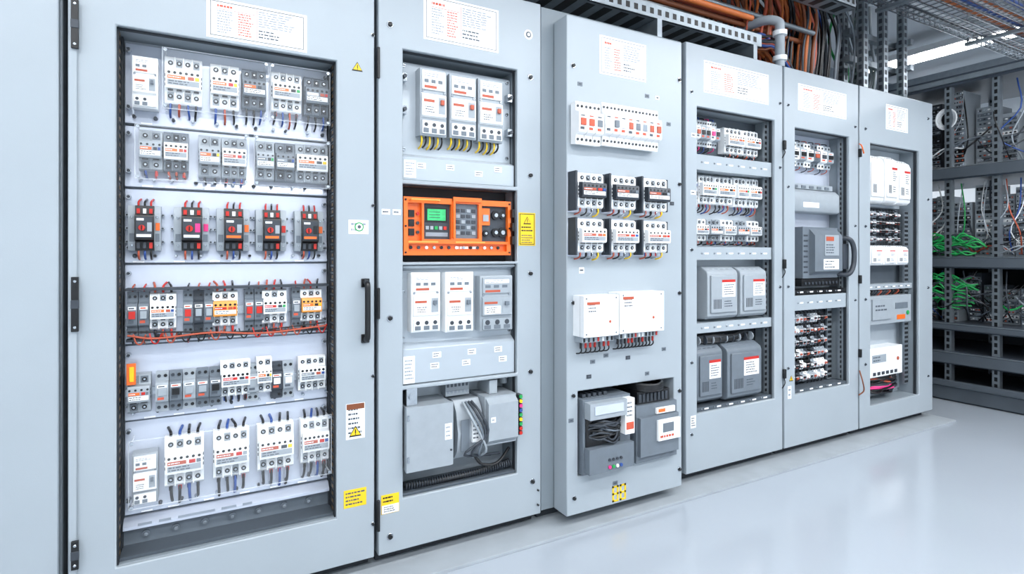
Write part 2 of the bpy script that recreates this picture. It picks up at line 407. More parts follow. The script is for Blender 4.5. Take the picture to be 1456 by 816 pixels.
# clear polycarbonate finger guards over some of the device rows
b=B()
for (xa,xb,za,zb,y) in((3.465,3.765,1.575,1.762,.034),(3.768,3.962,1.575,1.762,.034),(3.395,3.705,1.355,1.52,.034),(3.72,3.962,1.355,1.52,.034),(3.38,3.965,.37,.575,.024)):
    b.box(xa,xb,y-.0015,y,za,zb,'clear')
    for a in((xa,xb,za,za+.002),(xa,xb,zb-.002,zb),(xa,xa+.002,za,zb),(xb-.002,xb,za,zb)): b.box(a[0],a[1],y-.003,y,a[2],a[3],'clear_edge')
    for x in(xa+.008,xb-.008):
        for z in(za+.008,zb-.008): b.cyl(x,y-.0015,z,.005,.005,'y','metal',10); b.cyl(x,.105,z,.003,.105-y,'y','clear_edge',8)
b.done('finger_guards',c1,0)
PB=.106
def C1(x0,x1,z0,z1,**k): return contactor(x0,x1,z0,z1,PB,.062,**k)
breaker(3.387,3.453,1.574,1.730,PB,.062,'white_pl','white_pl',None,name='relay_module',toggle='mid_gray',poles=2)
C1(3.470,3.572,1.60,1.747,poles=4,cables=['blue','redbrown','blue','black'],down=.04)
C1(3.595,3.678,1.60,1.744,poles=3,cables=['blue','redbrown','black'])
C1(3.687,3.760,1.61,1.742,body='mid_gray',poles=3)
C1(3.776,3.872,1.612,1.747,poles=4,cables=['black','blue','redbrown','black'])
C1(3.881,3.962,1.61,1.745,body='mid_gray',poles=3,accent='white_pl')
C1(3.403,3.465,1.385,1.511,body='gray_pl',poles=2,cables=['blue','red'],down=.02); C1(3.467,3.535,1.385,1.511,body='mid_gray',head='white_pl',poles=3,cables=['redbrown'],down=.02,accent='orange')
C1(3.562,3.625,1.375,1.510,body='gray_pl',poles=2,cables=['black'],down=.02); C1(3.627,3.701,1.375,1.510,body='gray_pl',head='white_pl',poles=3,down=.02,accent='redbrown')
C1(3.728,3.785,1.375,1.508,body='gray_pl',poles=2,cables=None,accent='mid_gray'); C1(3.788,3.85,1.375,1.508,body='mid_gray',poles=2,cables=None,accent='inkgray')
C1(3.852,3.960,1.375,1.51,body='gray_pl',head='white_pl',poles=4,cables=None,accent='orange')
for x0,x1 in((3.375,3.460),(3.494,3.592),(3.613,3.710),(3.729,3.824),(3.851,3.945)): starter(x0,x1,1.14,1.278,PB,.062)
SK=[(3.425,3.51),(3.595,3.68),(3.742,3.83),(3.863,3.945)]
din_row(3.372,3.958,.875,1.015,PB,.05,20,('mid_gray','dark_gray','mid_gray','dark_gray'),'terminal_block',('dark_gray','gray_pl','black','red'),SK,wire=('black','redbrown','red'))
for k,(a,c) in enumerate(((3.431,3.501),(3.601,3.674),(3.748,3.824),(3.869,3.939))):
    C1(a,c,.895,1.01,accent=('orange','red','red','orange')[k],cables=['black','redbrown','red'],up=.03,down=.04,head=('white_pl','orange_l','white_pl','orange_l')[k])
b=B()
b.tube([(3.375,.05,.885),(3.45,.045,.872),(3.6,.045,.880),(3.75,.045,.868),(3.95,.05,.88)],.003,'redbrown'); b.tube([(3.375,.055,.895),(3.5,.05,.888),(3.7,.05,.876),(3.95,.055,.89)],.0025,'black')
for i in range(14):
    x=3.39+i*.041; b.tube([(x,.055,.888),(x+.008,.045,.862),(x+.02,.06,.856),(x+.032,.055,.885)],.0022,R.choice(['redbrown','black','red']))
b.ob(3.37,3.96,1.018,1.026,.1,.05,'dark_gray'); b.ob(3.37,3.96,.862,.870,.1,.03,'dark_gray')
b.done('wiring_loom')
SK=[(3.37,3.437),(3.62,3.716),(3.729,3.782),(3.858,3.955)]
din_row(3.372,3.958,.64,.765,PB,.048,16,('gray_pl','mid_gray','mid_gray','dark_gray'),'terminal_block',('white_pl','black','gray_pl'),SK)
C1(3.374,3.434,.645,.765,body='gray_pl',poles=2,cables=None,accent='orange'); C1(3.624,3.712,.665,.782,poles=4,cables=['black'],down=.03,accent='red')
C1(3.731,3.778,.665,.785,poles=2,cables=None); C1(3.862,3.952,.655,.775,body='white_pl',poles=4,cables=None,accent='mid_gray')
b=B(); b.ob(3.373,3.397,.735,.80,.055,.004,'orange'); b.ob(3.38,3.392,.745,.79,.051,.002,'yellow'); b.done('lockout_tag')
breaker(3.387,3.453,.37,.524,PB,.062,'gray_pl','white_pl',None,name='relay_module',toggle='mid_gray',poles=2)
for a,c in((3.470,3.577),(3.603,3.708),(3.733,3.846),(3.869,3.962)):
    contactor(a,c,.405,.560,PB,.075,poles=4,cables=['black','black','blue','black'],up=.02,down=.068,accent='redbrown',wr=.0042)

# ---- cabinet 2
X0,X1=4.208,4.684
O2=[(X0,X1,1.40,1.872),(X0,X1,1.10,1.385),(X0,X1,.65,1.09),(X0,X1,.245,.637)]
c2=cabinet(4.114,4.80,O2)
b=B()
b.prof(X0+.004,X1-.004,[(.0,1.845),(.075,1.845),(.08,1.84),(.08,1.50),(.115,1.488),(.115,1.402),(0,1.402)],.12,'plate_mid')
b.prof(X0+.004,X1-.004,[(.0,1.088),(.12,1.088),(.125,1.08),(.09,1.07),(.09,.80),(.118,.78),(.118,.652),(0,.652)],.12,'plate_mid')
b.done('component_plates',c2,.002)
b=B(); b.box(X0+.001,X1-.001,.085,.119,1.101,1.384,'innerdark'); b.box(X0+.001,X1-.001,.11,.119,.246,.636,'plate_mid')
b.box(X0+.001,X1-.001,.0,.109,.246,.256,'inner')
b.done('recess_liners',c2,.001)
b=B(); rr=random.Random(3)
for k in range(4):
    x=X0+.07+k*.11+rr.uniform(-.02,.02); z=1.44+rr.uniform(-.01,.02); b.label(x,x+.034,z,z+.022,.0045,2,'ink')
for z in(.70,.74):
    for k in range(3):
        x=X0+.12+k*.13+rr.uniform(-.02,.02); b.label(x,x+.035,z,z+.022,.0015,2,'ink')
b.label(X0+.01,X0+.055,1.41,1.475,.0045,5,'gray'); b.label(X0+.006,X0+.05,.655,.755,.0015,6,'gray')
for x,z in((X0+.02,1.83),(X1-.02,1.83),(X0+.02,1.52),(X1-.02,1.52),(X1-.02,1.7)): b.screw(x,z,.04,.008)
for x,z in((X0+.015,.99),(X1-.015,.99),(X0+.015,.82),(X1-.015,.82)): b.screw(x,z,.03,.007)
for x,z in((X0+.012,1.78),(X0+.012,1.66),(X1-.02,1.76),(X1-.02,1.62)):
    b.ob(x-.01,x+.012,z-.015,z+.015,.04,.03,'metal'); b.cyl(x,.01,z,.007,.015,'y','dark_gray',10)
b.done('plate_labels_and_screws',c2,0)
for (a,c,e,f) in((4.274,4.379,1.568,1.819),(4.391,4.502,1.571,1.813),(4.511,4.619,1.569,1.815)):
    breaker(a,c,e,f,.04,.062,'gray_pl','white_pl',('yellow','black'),.035,knob=False,toggle='redbrown')
for (a,c,e,f) in((4.239,4.351,.842,1.062),(4.373,4.487,.834,1.062),(4.517,4.660,.828,1.045)):
    breaker(a,c,e,f,.03,.055,'white_pl' if a<4.5 else 'gray_pl','white_pl' if a<4.5 else 'gray_pl',None,name='power_meter_relay',toggle='mid_gray')
b=B(); x0,x1,z0,z1=4.212,4.655,1.125,1.339; w=x1-x0;h=z1-z0
X=lambda f:x0+w*f
Z=lambda f:z0+h*f
b.ob(x0,x1,z0,z1,.084,.065,'orange')
b.plate(x0,x1,z0,z1,[(X(.035),X(.155),Z(.25),Z(.9)),(X(.175),X(.42),Z(.28),Z(.9)),(X(.46),X(.68),Z(.3),Z(.92)),(X(.71),X(.97),Z(.25),Z(.9)),(X(.04),X(.96),Z(.07),Z(.2))],-.012,.02,'orange')
yr=.0185
b.ob(X(.175),X(.42),Z(.28),Z(.9),yr,.014,'dark_gray'); b.ob(X(.2),X(.395),Z(.58),Z(.84),yr-.014,.002,'black'); b.ob(X(.215),X(.38),Z(.61),Z(.81),yr-.016,.001,'screen')
for i in range(3): b.ob(X(.23),X(.33),Z(.655+.05*i),Z(.665+.05*i),yr-.017,.0004,'dark_gray')
for i in range(5): b.ob(X(.2+.04*i),X(.228+.04*i),Z(.45),Z(.51),yr-.014,.004,('gray_pl','gray_pl','green','gray_pl','red')[i])
b.ob(X(.2),X(.4),Z(.33),Z(.4),yr-.014,.002,'inkgray')
b.ob(X(.46),X(.68),Z(.3),Z(.92),yr,.016,'mid_gray')
for i in range(4):
    for j in range(5): b.ob(X(.475+.05*i),X(.51+.05*i),Z(.37+.1*j),Z(.43+.1*j),yr-.016,.003,'dark_gray' if (i+j)%3 else 'gray_pl')
b.ob(X(.035),X(.155),Z(.25),Z(.9),yr,.012,'orange')
for j in range(3):
    b.ob(X(.05),X(.1),Z(.66-.16*j),Z(.78-.16*j),yr-.012,.006,'black'); b.cyl(X(.13),yr-.012,Z(.72-.16*j),.006,.008,'y','dark_gray' if j else 'red',12)
b.ob(X(.71),X(.97),Z(.25),Z(.9),yr,.012,'dark_gray')
b.ob(X(.715),X(.80),Z(.55),Z(.86),yr-.012,.008,'orange'); b.ob(X(.73),X(.785),Z(.62),Z(.74),yr-.02,.003,'gray_pl')
for (fx,fz,r) in((.86,.74,.018),(.93,.74,.014),(.86,.42,.017),(.93,.42,.02),(.76,.4,.012)):
    b.cyl(X(fx),yr-.012,Z(fz),r,.010,'y','black',20); b.cyl(X(fx),yr-.022,Z(fz),r*.45,.003,'y','metal',14)
b.ob(X(.04),X(.96),Z(.07),Z(.2),yr,.014,'orange')
for i in range(13):
    c=.07+.068*i; b.cyl(X(c),yr-.014,Z(.135),.006,.006,'y',('black','dark_gray','white_pl','metal')[i%4],12)
for (a,c) in((.04,.3),(.46,.74)): b.ob(X(a),X(c),Z(.22),Z(.245),-.012,.001,'orange_l')
b.tube([(X(.05),-.012,Z(.95)),(X(.05),-.03,Z(.95)),(X(.3),-.03,Z(.95)),(X(.3),-.012,Z(.95))],.0035,'orange_l',8,1)
b.text(X(.47),X(.72),Z(.08),Z(.19),-.0005+.004,1,'paper',.9)
b.ob(X(.43),X(.45),Z(.3),Z(1.03),-.012,.010,'orange');b.ob(X(.43),X(.7),Z(.95),Z(1.03),-.012,.008,'orange')
for fx in(.015,.985):
    for fz in(.05,.5,.95): b.screw(X(fx),Z(fz),-.012,.004,'black')
for k in range(3): b.ob(X(.985)+.004,X(1)+.006,Z(.2+.25*k),Z(.35+.25*k),.0,.03,'black')
b.done('control_panel_unit',bevel=.0025)
b=B(); b.ob(4.215,4.392,.345,.575,.11,.13,'gray_pl'); b.ob(4.217,4.39,.347,.573,-.02,.002,'dark_gray'); b.ob(4.213,4.394,.343,.577,-.022,.018,'gray_pl')
b.label(4.36,4.388,.44,.50,-.04,3,'gray'); b.cyl(4.385,-.04,.40,.004,.003,'y','dark_gray',12)
for z in(.38,.53): b.cyl(4.219,-.041,z,.004,.02,'z','metal',10)
b.ob(4.22,4.26,.577,.64,.1,.12,'metal'); b.cyl(4.24,-.02,.61,.012,.01,'y','metal',16)
b.done('junction_box',bevel=.004)
b=B(); b.ob(4.53,4.67,.385,.575,.11,.14,'gray_pl'); b.prof(4.535,4.665,[(.14,.39),(.165,.41),(.165,.55),(.14,.57)],.11,'gray_pl')
b.ob(4.565,4.60,.577,.63,.1,.1,'gray_pl'); b.cyl(4.66,.06,.60,.016,.034,'z','gray_pl',16)
for i,m in enumerate(('red','red','green','yellow','green','blue','pink','yellow','green')):
    b.ob(4.671,4.688,.412+i*.018,.427+i*.018,-.018,.03,'black'); b.cyl(4.6795,-.048,.42+i*.018,.007,.006,'y',m,12)
b.label(4.545,4.565,.48,.50,-.055,1,'gray')
b.done('junction_box',bevel=.004)
b=B(); b.prof(4.418,4.526,[(0,.345),(.10,.345),(.13,.38),(.14,.45),(.12,.53),(.09,.565),(0,.565)],.11,'gray_pl')
b.ob(4.43,4.465,.38,.5,-.028,.003,'mid_gray'); b.ob(4.475,4.515,.41,.49,-.022,.014,'white_pl'); b.text(4.478,4.512,.42,.48,-.036,4,'ink')
for i,m in enumerate(('gray_pl','mid_gray','dark_gray','dark_gray')): b.tube([(4.45+.012*i,.0,.56),(4.46+.015*i,-.045,.52),(4.50+.01*i,-.055,.44),(4.53-.03*i,-.04,.37),(4.5+.04*i,.02,.33)],.005,m,8)
b.done('circuit_breaker',bevel=.003)
b=B(); b.ob(4.40,4.50,.575,.632,.10,.05,'gray_pl')
for i in range(6):
    b.ob(4.405+.016*i,4.415+.016*i,.61,.625,.05,.002,'ink'); b.ob(4.405+.016*i,4.415+.016*i,.585,.595,.05,.002,'inkgray')
b.done('terminal_block')
b=B()
b.tube([(4.225,.03,.275),(4.35,.02,.270),(4.5,.02,.272),(4.67,.03,.285)],.011,'black',10)
for i in range(44):
    x=4.228+i*.0102; b.cyl(x,.0225,.2725+.01*max(0,(i-30)/14)-.001,.0145,.005,'x','dark_gray',12)
b.tube([(4.5,.0,.345),(4.53,-.01,.31),(4.6,.0,.30),(4.67,.03,.34)],.006,'black')
b.done('corrugated_conduit')
b=B()
b.label(4.286,4.598,1.923,2.091,-.014,8)
b.cyl(4.736,-.014,2.023,.02,.001,'y','paper',20);b.cyl(4.736,-.015,2.023,.012,.001,'y','ink',20);b.cyl(4.736,-.016,2.023,.007,.001,'y','paper',20)
b.ob(4.69,4.768,1.164,1.297,-.014,.0015,'yellow'); b.ob(4.694,4.764,1.168,1.293,-.0155,.0003,'black'); b.ob(4.697,4.761,1.171,1.29,-.0156,.0006,'yellow')
b.text(4.702,4.755,1.172,1.21,-.0162,4,'ink',1); warn(b,4.729,1.265,.018,-.016); b.text(4.702,4.755,1.218,1.245,-.0162,2,'black',1)
b.ob(4.128,4.193,.204,.272,-.014,.0015,'yellow'); b.label(4.13,4.191,.206,.235,-.0155,3,'ink'); b.text(4.134,4.187,.242,.268,-.0158,2,'black',.9)
b.label(4.13,4.16,1.27,1.29,-.014,1,'ink'); b.label(4.17,4.20,1.27,1.29,-.014,1,'ink')
b.done('door_labels',c2,0)
bolts(c2,[(4.745,1.85),(4.745,1.45),(4.745,1.05),(4.745,.65),(4.755,.20),(4.16,1.95),(4.16,.90),(4.16,.12)],-.014)
b=B()
for z in(.15,.9,1.75): b.box(4.112,4.122,-.024,-.0145,z,z+.11,'black')
for z in(.10,.16): b.cyl(4.78,-.014,z,.004,.01,'y','black',10)
b.done('hinge_set',c2)

# ---- cabinet 3
XF0,XF1=4.865,5.517; YF=-.095
O3=(4.925,5.462,.215,.565)
c3=cabinet(XF0-.0,XF1,[O3],yf=YF,zt=2.105,zb=.06,body_x=(4.803,5.616),pd=.12)
bolts(c3,[(4.90,1.90),(4.90,1.42),(4.90,.93),(4.90,.55),(4.905,.13),(5.495,1.93),(5.495,1.45),(5.495,.95),(5.495,.5),(5.495,.14)],YF,r=.008)
b=B()
b.label(5.036,5.293,1.889,2.053,YF,7)
b.label(4.93,4.955,1.05,1.075,YF,1,'ink')
rr=random.Random(8)
for x,z in((4.935,1.83),(4.93,1.70),(5.36,1.83),(5.30,1.83),(5.0,.68),(5.19,.68),(5.07,.70),(5.40,.70),(4.89,.45),(5.12,.15),(4.98,.62),(5.3,.6),(4.86+.03,1.36),(5.45,1.36),(5.43,1.72)):
    b.ob(x-.012,x+.012,z-.008,z+.008,YF,.002,rr.choice(['mid_gray','white_pl','dark_gray'])); b.ob(x-.006,x+.006,z-.003,z+.003,YF-.002,.001,'ink')
for a in(5.104,5.145):   # yellow caution symbol stickers
    for (p,q,r_,s_) in((a,a+.034,.070,.078),(a,a+.034,.100,.108),(a,a+.034,.130,.138),(a,a+.009,.070,.138),(a+.025,a+.034,.080,.138)): b.ob(p,q,r_,s_,YF,.0012,'yellow')
b.done('door_labels',c3,0)
b=B(); b.box(4.926,5.461,.09,.119,.216,.564,'innerdark'); b.done('recess_liners',c3,0)
YP=YF
def D(x0,x1,z0,z1,n,**k): return din_row(x0,x1,z0,z1,YP,.065,n,**k)
D(4.883,5.010,1.573,1.745,3,cols=('white_pl',),name='miniature_breaker_row',accents=('gray_pl','mid_gray','inkred'),rail=False)
D(5.016,5.327,1.579,1.757,8,cols=('white_pl',),name='miniature_breaker_row',accents=('redbrown','mid_gray','white_pl','inkgray'),rail=False)
for i,(a,c) in enumerate(((4.875,5.02),(5.046,5.193),(5.221,5.373))):
    for (e,f) in((1.315,1.458),(1.135,1.272)):
        contactor(a+.012,c-.004,e,f,YP-.004,.075,'white_pl',4,['redbrown','black','metal','yellow'],.03,accent='redbrown',head='dark_gray' if e>1.2 else 'white_pl')
        b=B(); b.box(a-.004,a+.006,YP-.06,YP-.004,e-.01,f+.005,'dark_gray'); b.box(c,c+.004,YP-.05,YP-.004,e,f,'dark_gray')
        b.box(a-.004,c+.004,YP-.0035,YP,e-.015,f+.008,'plate'); b.done('contactor_bracket')
enclosure(4.900,5.076,.796,.962,YP,.075); enclosure(5.084,5.329,.799,.969,YP,.075,lab=(.06,.3,.6,.9))
b=B(); x0,x1,z0,z1=4.935,5.185,.222,.53; yb=.085
b.ob(x0,x1,z0,z1,yb,.20,'mid_gray'); b.ob(x0+.008,x1-.008,z0+.01,.335,yb-.20,.035,'mid_gray'); b.ob(x0+.008,x1-.05,.455,z1-.008,yb-.20,.04,'gray_pl')
b.ob(x0+.03,x1-.07,.475,.51,yb-.24,.004,'plate'); b.ob(x0+.012,x1-.06,.338,.452,yb-.20,.006,'black')
for i in range(26):
    z=.355+R.uniform(0,.08); x=x0+.02+R.uniform(0,.03)
    b.tube([(x,yb-.20,z),(x+.04,yb-.222-R.uniform(0,.012),z+R.uniform(-.01,.02)),(x+.10,yb-.225,z+R.uniform(-.02,.01)),(x+.15,yb-.20,z+R.uniform(-.01,.01))],.004,R.choice(['black','dark_gray','black','dark_gray','mid_gray']))
for i in range(5): b.ob(x0+.02+.028*i,x0+.036+.028*i,.525,.545,yb-.05,.12,'dark_gray')
b.ob(x1-.055,x1-.005,.37,.52,yb-.20,.035,'white_pl'); b.text(x1-.05,x1-.01,.44,.51,yb-.235,4,'ink'); b.ob(x1-.05,x1-.01,.39,.42,yb-.235,.002,'inkred')
for i,m in enumerate(('pink','green','white_pl','blue')): b.cyl(x0+.11+.02*i,yb-.235,.25,.007,.006,'y',m,12); b.cyl(x0+.11+.02*i,yb-.235,.28,.006,.006,'y','dark_gray',12)
b.done('power_supply_unit',bevel=.004)
b=B(); x0,x1,z0,z1=5.215,5.455,.222,.47
b.ob(x0,x1,z0,z1,yb,.205,'mid_gray'); b.ob(x0+.008,x1-.008,z0+.03,z1-.05,yb-.205,.02,'mid_gray')
b.ob(x0+.10,x1-.01,z0+.09,z0+.18,yb-.225,.012,'white_pl'); b.ob(x0+.125,x0+.19,z0+.125,z0+.165,yb-.237,.001,'mid_gray'); b.text(x0+.11,x1-.03,z0+.095,z0+.12,yb-.237,1,'inkred')
b.ob(x0+.11,x1-.02,z1-.045,z1-.02,yb-.205,.01,'white_pl'); b.ob(x0+.12,x0+.16,z1-.04,z1-.025,yb-.215,.001,'orange')
b.ob(x0+.02,x1-.03,z1,z1+.055,yb-.02,.17,'black')
for i in range(8): b.ob(x0+.025+.022*i,x0+.039+.022*i,z1+.01,z1+.045,yb-.19,.006,'dark_gray')
for i in range(9):
    z=z1+.062+i*.003; b.tube([(x0+.01,yb-.08,z),(x0+.05,yb-.20,z+R.uniform(-.004,.004)),(x0+.15,yb-.205,z+R.uniform(-.004,.004)),(x1-.03,yb-.08,z)],.007,R.choice(['black','black','dark_gray']))
b.done('power_supply_unit',bevel=.004)

# ---- cabinet 4
O4=(5.70,6.289,.345,1.855)
c4=cabinet(5.62,6.36,[O4])
def shelf(root,x0,x1,z0,z1,m='paint',out=.115,name='crossbar'):
    b=B(); b.ob(x0+.001,x1-.001,z0,z1,.119,out,m)
    n=int((x1-x0)/.09)
    for i in range(n):
        x=x0+.05+i*.09; b.screw(x,(z0+z1)/2,.119-out,.005,'metal'); b.ob(x+.02,x+.05,(z0+z1)/2-.004,(z0+z1)/2+.004,.119-out,.001,'paper')
    b.done(name,root,.002)
shelf(c4,5.70,6.289,1.548,1.625); shelf(c4,5.70,6.289,1.10,1.165); shelf(c4,5.70,6.289,.735,.785)
shelf(c4,5.70,6.289,.346,.366,'inner')
def liner(root,O,secs):
    b=B()
    for z0,z1,m in secs: b.box(O[0]+.001,O[1]-.001,.108,.119,z0,z1,m)
    b.done('recess_liners',root,0)
liner(c4,O4,[(1.627,1.854,'inner'),(1.167,1.546,'plate_mid'),(.787,1.098,'plate_mid'),(.368,.733,'innerdark')])
def perf(root,x0,x1,z0,z1,y):
    b=B(); b.box(x0,x1,y,y+.012,z0,z1,'steel')
    n=int((z1-z0)/.03)
    for i in range(n): b.ob(x0+.004,x1-.004,z0+.008+i*.03,z0+.024+i*.03,y,.0008,'black')
    b.done('perforated_rail',root,0)
perf(c4,6.262,6.286,.37,1.85,.03)
P4=.107
din_row(5.748,5.925,1.68,1.815,P4,.07,5,('white_pl','gray_pl'),'miniature_breaker_row',('redbrown','black','pink'),wire=('black','pink','blue'))
contactor(5.985,6.12,1.66,1.80,P4,.07,poles=4,cables=['black','redbrown'],down=.02); contactor(6.125,6.25,1.66,1.80,P4,.07,poles=4,cables=['black','redbrown'],down=.02)
contactor(5.79,5.90,1.385,1.535,P4,.075,poles=4); contactor(5.905,6.04,1.385,1.535,P4,.075,poles=4); contactor(6.055,6.145,1.38,1.54,P4,.075,poles=3); contactor(6.15,6.25,1.38,1.54,P4,.075,poles=4)
b=B()
for i in range(12):
    z=1.37+i*.013; b.tube([(5.715,.09,z),(5.75,.045,z+R.uniform(-.02,.02)),(5.785,.07,z+R.uniform(-.01,.01))],.005,R.choice(['black','dark_gray','blue','white_pl']))
b.done('wiring_loom')
for i in range(5): contactor(5.75+i*.103,5.845+i*.103,1.195,1.31,P4,.07,['white_pl','gray_pl'][i%2],3,['black','redbrown'],.02)
def softbox(x0,x1,z0,z1,yb,d,m,name,lab=True,bev=.008):
    b=B();w=x1-x0;h=z1-z0
    X=lambda f:x0+w*f
    Z=lambda f:z0+h*f
    b.prof(x0,x1,[(0,z0),(d*.8,z0),(d,Z(.06)),(d,Z(.86)),(d*.93,Z(.92)),(d*.6,z1),(0,z1)],yb,m)
    b.ob(X(.08),X(.92),Z(.12),Z(.84),yb-d,.010,m)
    b.ob(X(.1),X(.9),Z(.90),Z(.97),yb-d*.6,.02,m)
    o=b.done(name,bevel=bev,seg=3)
    b=B(); yl=yb-d-.010
    for i in range(4): b.ob(X(.16+.18*i),X(.26+.18*i),Z(.91),Z(.955),yb-d*.6-.02,.002,'dark_gray')
    if lab:
        b.label(X(.42),X(.86),Z(.42),Z(.70),yl,5,'ink'); b.ob(X(.42),X(.86),Z(.70),Z(.75),yl,.001,'red')
        b.text(X(.5),X(.83),Z(.22),Z(.36),yl,3,'ink')
    for i in range(6): b.ob(X(.15+.045*i),X(.17+.045*i),Z(.2),Z(.38),yl,.0008,'dark_gray')
    q=b.done('printed_front',bevel=0); q.parent=o; q.matrix_parent_inverse=o.matrix_world.inverted() ; q.location=(q.location.x-o.location.x,q.location.y-o.location.y,q.location.z-o.location.z)
    from mathutils import Matrix
    q.matrix_parent_inverse=Matrix.Identity(4)
    return o
softbox(5.785,6.007,.80,1.065,P4,.11,'gray_pl','variable_frequency_drive'); softbox(6.03,6.235,.80,1.062,P4,.11,'gray_pl','variable_frequency_drive')
softbox(5.72,5.905,.385,.667,P4,.10,'mid_gray','variable_frequency_drive',bev=.014); softbox(5.925,6.19,.378,.664,P4,.115,'mid_gray','variable_frequency_drive',bev=.014)
b=B()
for i in range(7):
    z=.69+R.uniform(-.018,.018); b.tube([(5.72,.09,z),(5.85,.04,z+R.uniform(-.01,.01)),(6.0,.035,z+R.uniform(-.01,.01)),(6.12,.05,z+.01),(6.25,.09,z)],.008,R.choice(['black','black','dark_gray']))
for i in range(9): b.cyl(5.76+i*.05,.045,.69,.024,.006,'x','dark_gray' if i%2 else 'gray_pl',10)
b.done('wiring_loom')
b=B()
for i in range(8):
    z=.82+i*.03; b.tube([(5.71,.09,z),(5.74,.05,z+R.uniform(-.01,.01)),(5.78,.08,z)],.006,R.choice(['black','dark_gray','white_pl']))
b.done('wiring_loom')
b=B(); b.label(5.745,6.236,1.93,2.09,-.014,7); b.label(5.66,5.69,1.70,1.72,-.014,1,'ink')
b.label(5.655,5.69,.28,.34,-.014,4,'ink'); b.label(5.655,5.69,1.42,1.44,-.014,1,'ink'); b.done('door_labels',c4,0)
bolts(c4,[(5.66,1.92),(5.66,1.15),(5.66,.6),(5.66,.25),(6.33,1.95),(6.33,1.60),(6.33,.95)],-.014,'dark_gray',.006)
b=B()
for z in(1.70,1.05,.45): b.box(6.352,6.368,-.03,-.0145,z,z+.05,'black'); b.tube([(6.36,-.02,z),(6.34,-.04,z-.02),(6.33,-.03,z-.05)],.003,'black')
b.done('hinge_set',c4)

# ---- cabinet 5
O5=(6.465,6.983,.346,1.835)
c5=cabinet(6.367,7.082,[O5])
liner(c5,O5,[(1.10,1.834,'plate'),(.90,1.098,'plate_mid'),(.347,.80,'inner')])
shelf(c5,6.465,6.983,.81,.895); shelf(c5,6.465,6.983,.347,.365,'inner'); shelf(c5,6.465,6.983,.90,.925,'black')
din_row(6.535,6.93,1.64,1.78,P4,.06,6,('white_pl','gray_pl','mid_gray'),'miniature_breaker_row',('black','redbrown','dark_gray'),wire=('black','redbrown'))
b=B(); b.prof(6.51,6.95,[(0,1.37),(.07,1.37),(.08,1.38),(.08,1.48),(.055,1.505),(0,1.505)],P4,'gray_pl'); b.ob(6.53,6.93,1.51,1.54,P4,.05,'gray_pl')
for i in range(5): b.ob(6.55+.075*i,6.59+.075*i,1.515,1.53,P4-.05,.004,'mid_gray')
b.ob(6.6,6.75,1.40,1.43,P4-.08,.001,'paper'); b.done('relay_module',bevel=.003)
b=B(); x0,x1,z0,z1=6.565,6.90,.99,1.285; yb=P4
b.ob(x0,x1,z0,z1,yb,.10,'mid_gray'); b.prof(x0+.06,x1-.01,[(.10,z0+.02),(.135,z0+.04),(.135,z1-.05),(.10,z1-.01)],yb,'mid_gray')
b.ob(x0+.15,x1-.05,z0+.13,z0+.25,yb-.135,.003,'gray_pl'); b.ob(x0+.16,x1-.10,z0+.215,z0+.24,yb-.138,.001,'redbrown'); b.text(x0+.16,x1-.06,z0+.14,z0+.20,yb-.138,4,'ink')
b.ob(x0+.14,x1-.05,z0+.05,z0+.11,yb-.135,.003,'paper'); b.text(x0+.15,x1-.06,z0+.055,z0+.105,yb-.138,3,'ink')
for i in range(8): b.ob(x0+.008,x0+.045,z0+.03+.03*i,z0+.04+.03*i,yb-.10,.001,'dark_gray')
b.ob(x0-.01,x1+.01,z0-.045,z0-.004,yb,.10,'black')
for i in range(10): b.cyl(x0+.02+.033*i,yb-.1,z0-.028,.008,.006,'y','dark_gray',10)
b.done('circuit_breaker',bevel=.005)
b=B(); b.tube([(6.90,.02,1.22),(6.93,-.04,1.22),(6.965,-.05,1.17),(6.965,-.05,1.07),(6.93,-.04,1.01),(6.90,.02,1.01)],.014,'dark_gray',10); b.ob(6.902,6.955,1.04,1.19,.01,.035,'dark_gray')
b.done('breaker_handle')
for i in range(6):
    z=.385+i*.068
    din_row(6.50,6.87,z,z+.052,P4,.055,11,('white_pl','dark_gray','gray_pl','black','gray_pl'),'terminal_block',('black','white_pl','redbrown','black'),wire=('black',),holes=1)
perf(c5,6.90,6.945,.37,.80,.07)
perf(c5,6.958,6.98,.37,1.83,.03)
b=B(); b.label(6.49,6.95,1.934,2.085,-.014,7); b.label(6.40,6.43,.33,.40,-.014,2,'gray'); warn(b,6.43,.44,.018,-.014); b.done('door_labels',c5,0)
bolts(c5,[(6.40,1.95),(6.40,1.5),(6.40,.95),(6.40,.5),(7.04,1.9),(7.04,1.3),(7.04,.85)],-.014,'dark_gray',.006)
b=B()
for z in(1.72,.95,.5): b.box(7.075,7.09,-.03,-.0145,z,z+.05,'black')
b.tube([(7.08,-.02,.42),(7.06,-.05,.36),(7.09,-.04,.30),(7.07,-.02,.27)],.004,'brown'); b.tube([(7.08,-.02,1.8),(7.05,-.05,1.78),(7.09,-.04,1.74)],.004,'orange')
b.done('hinge_set',c5)

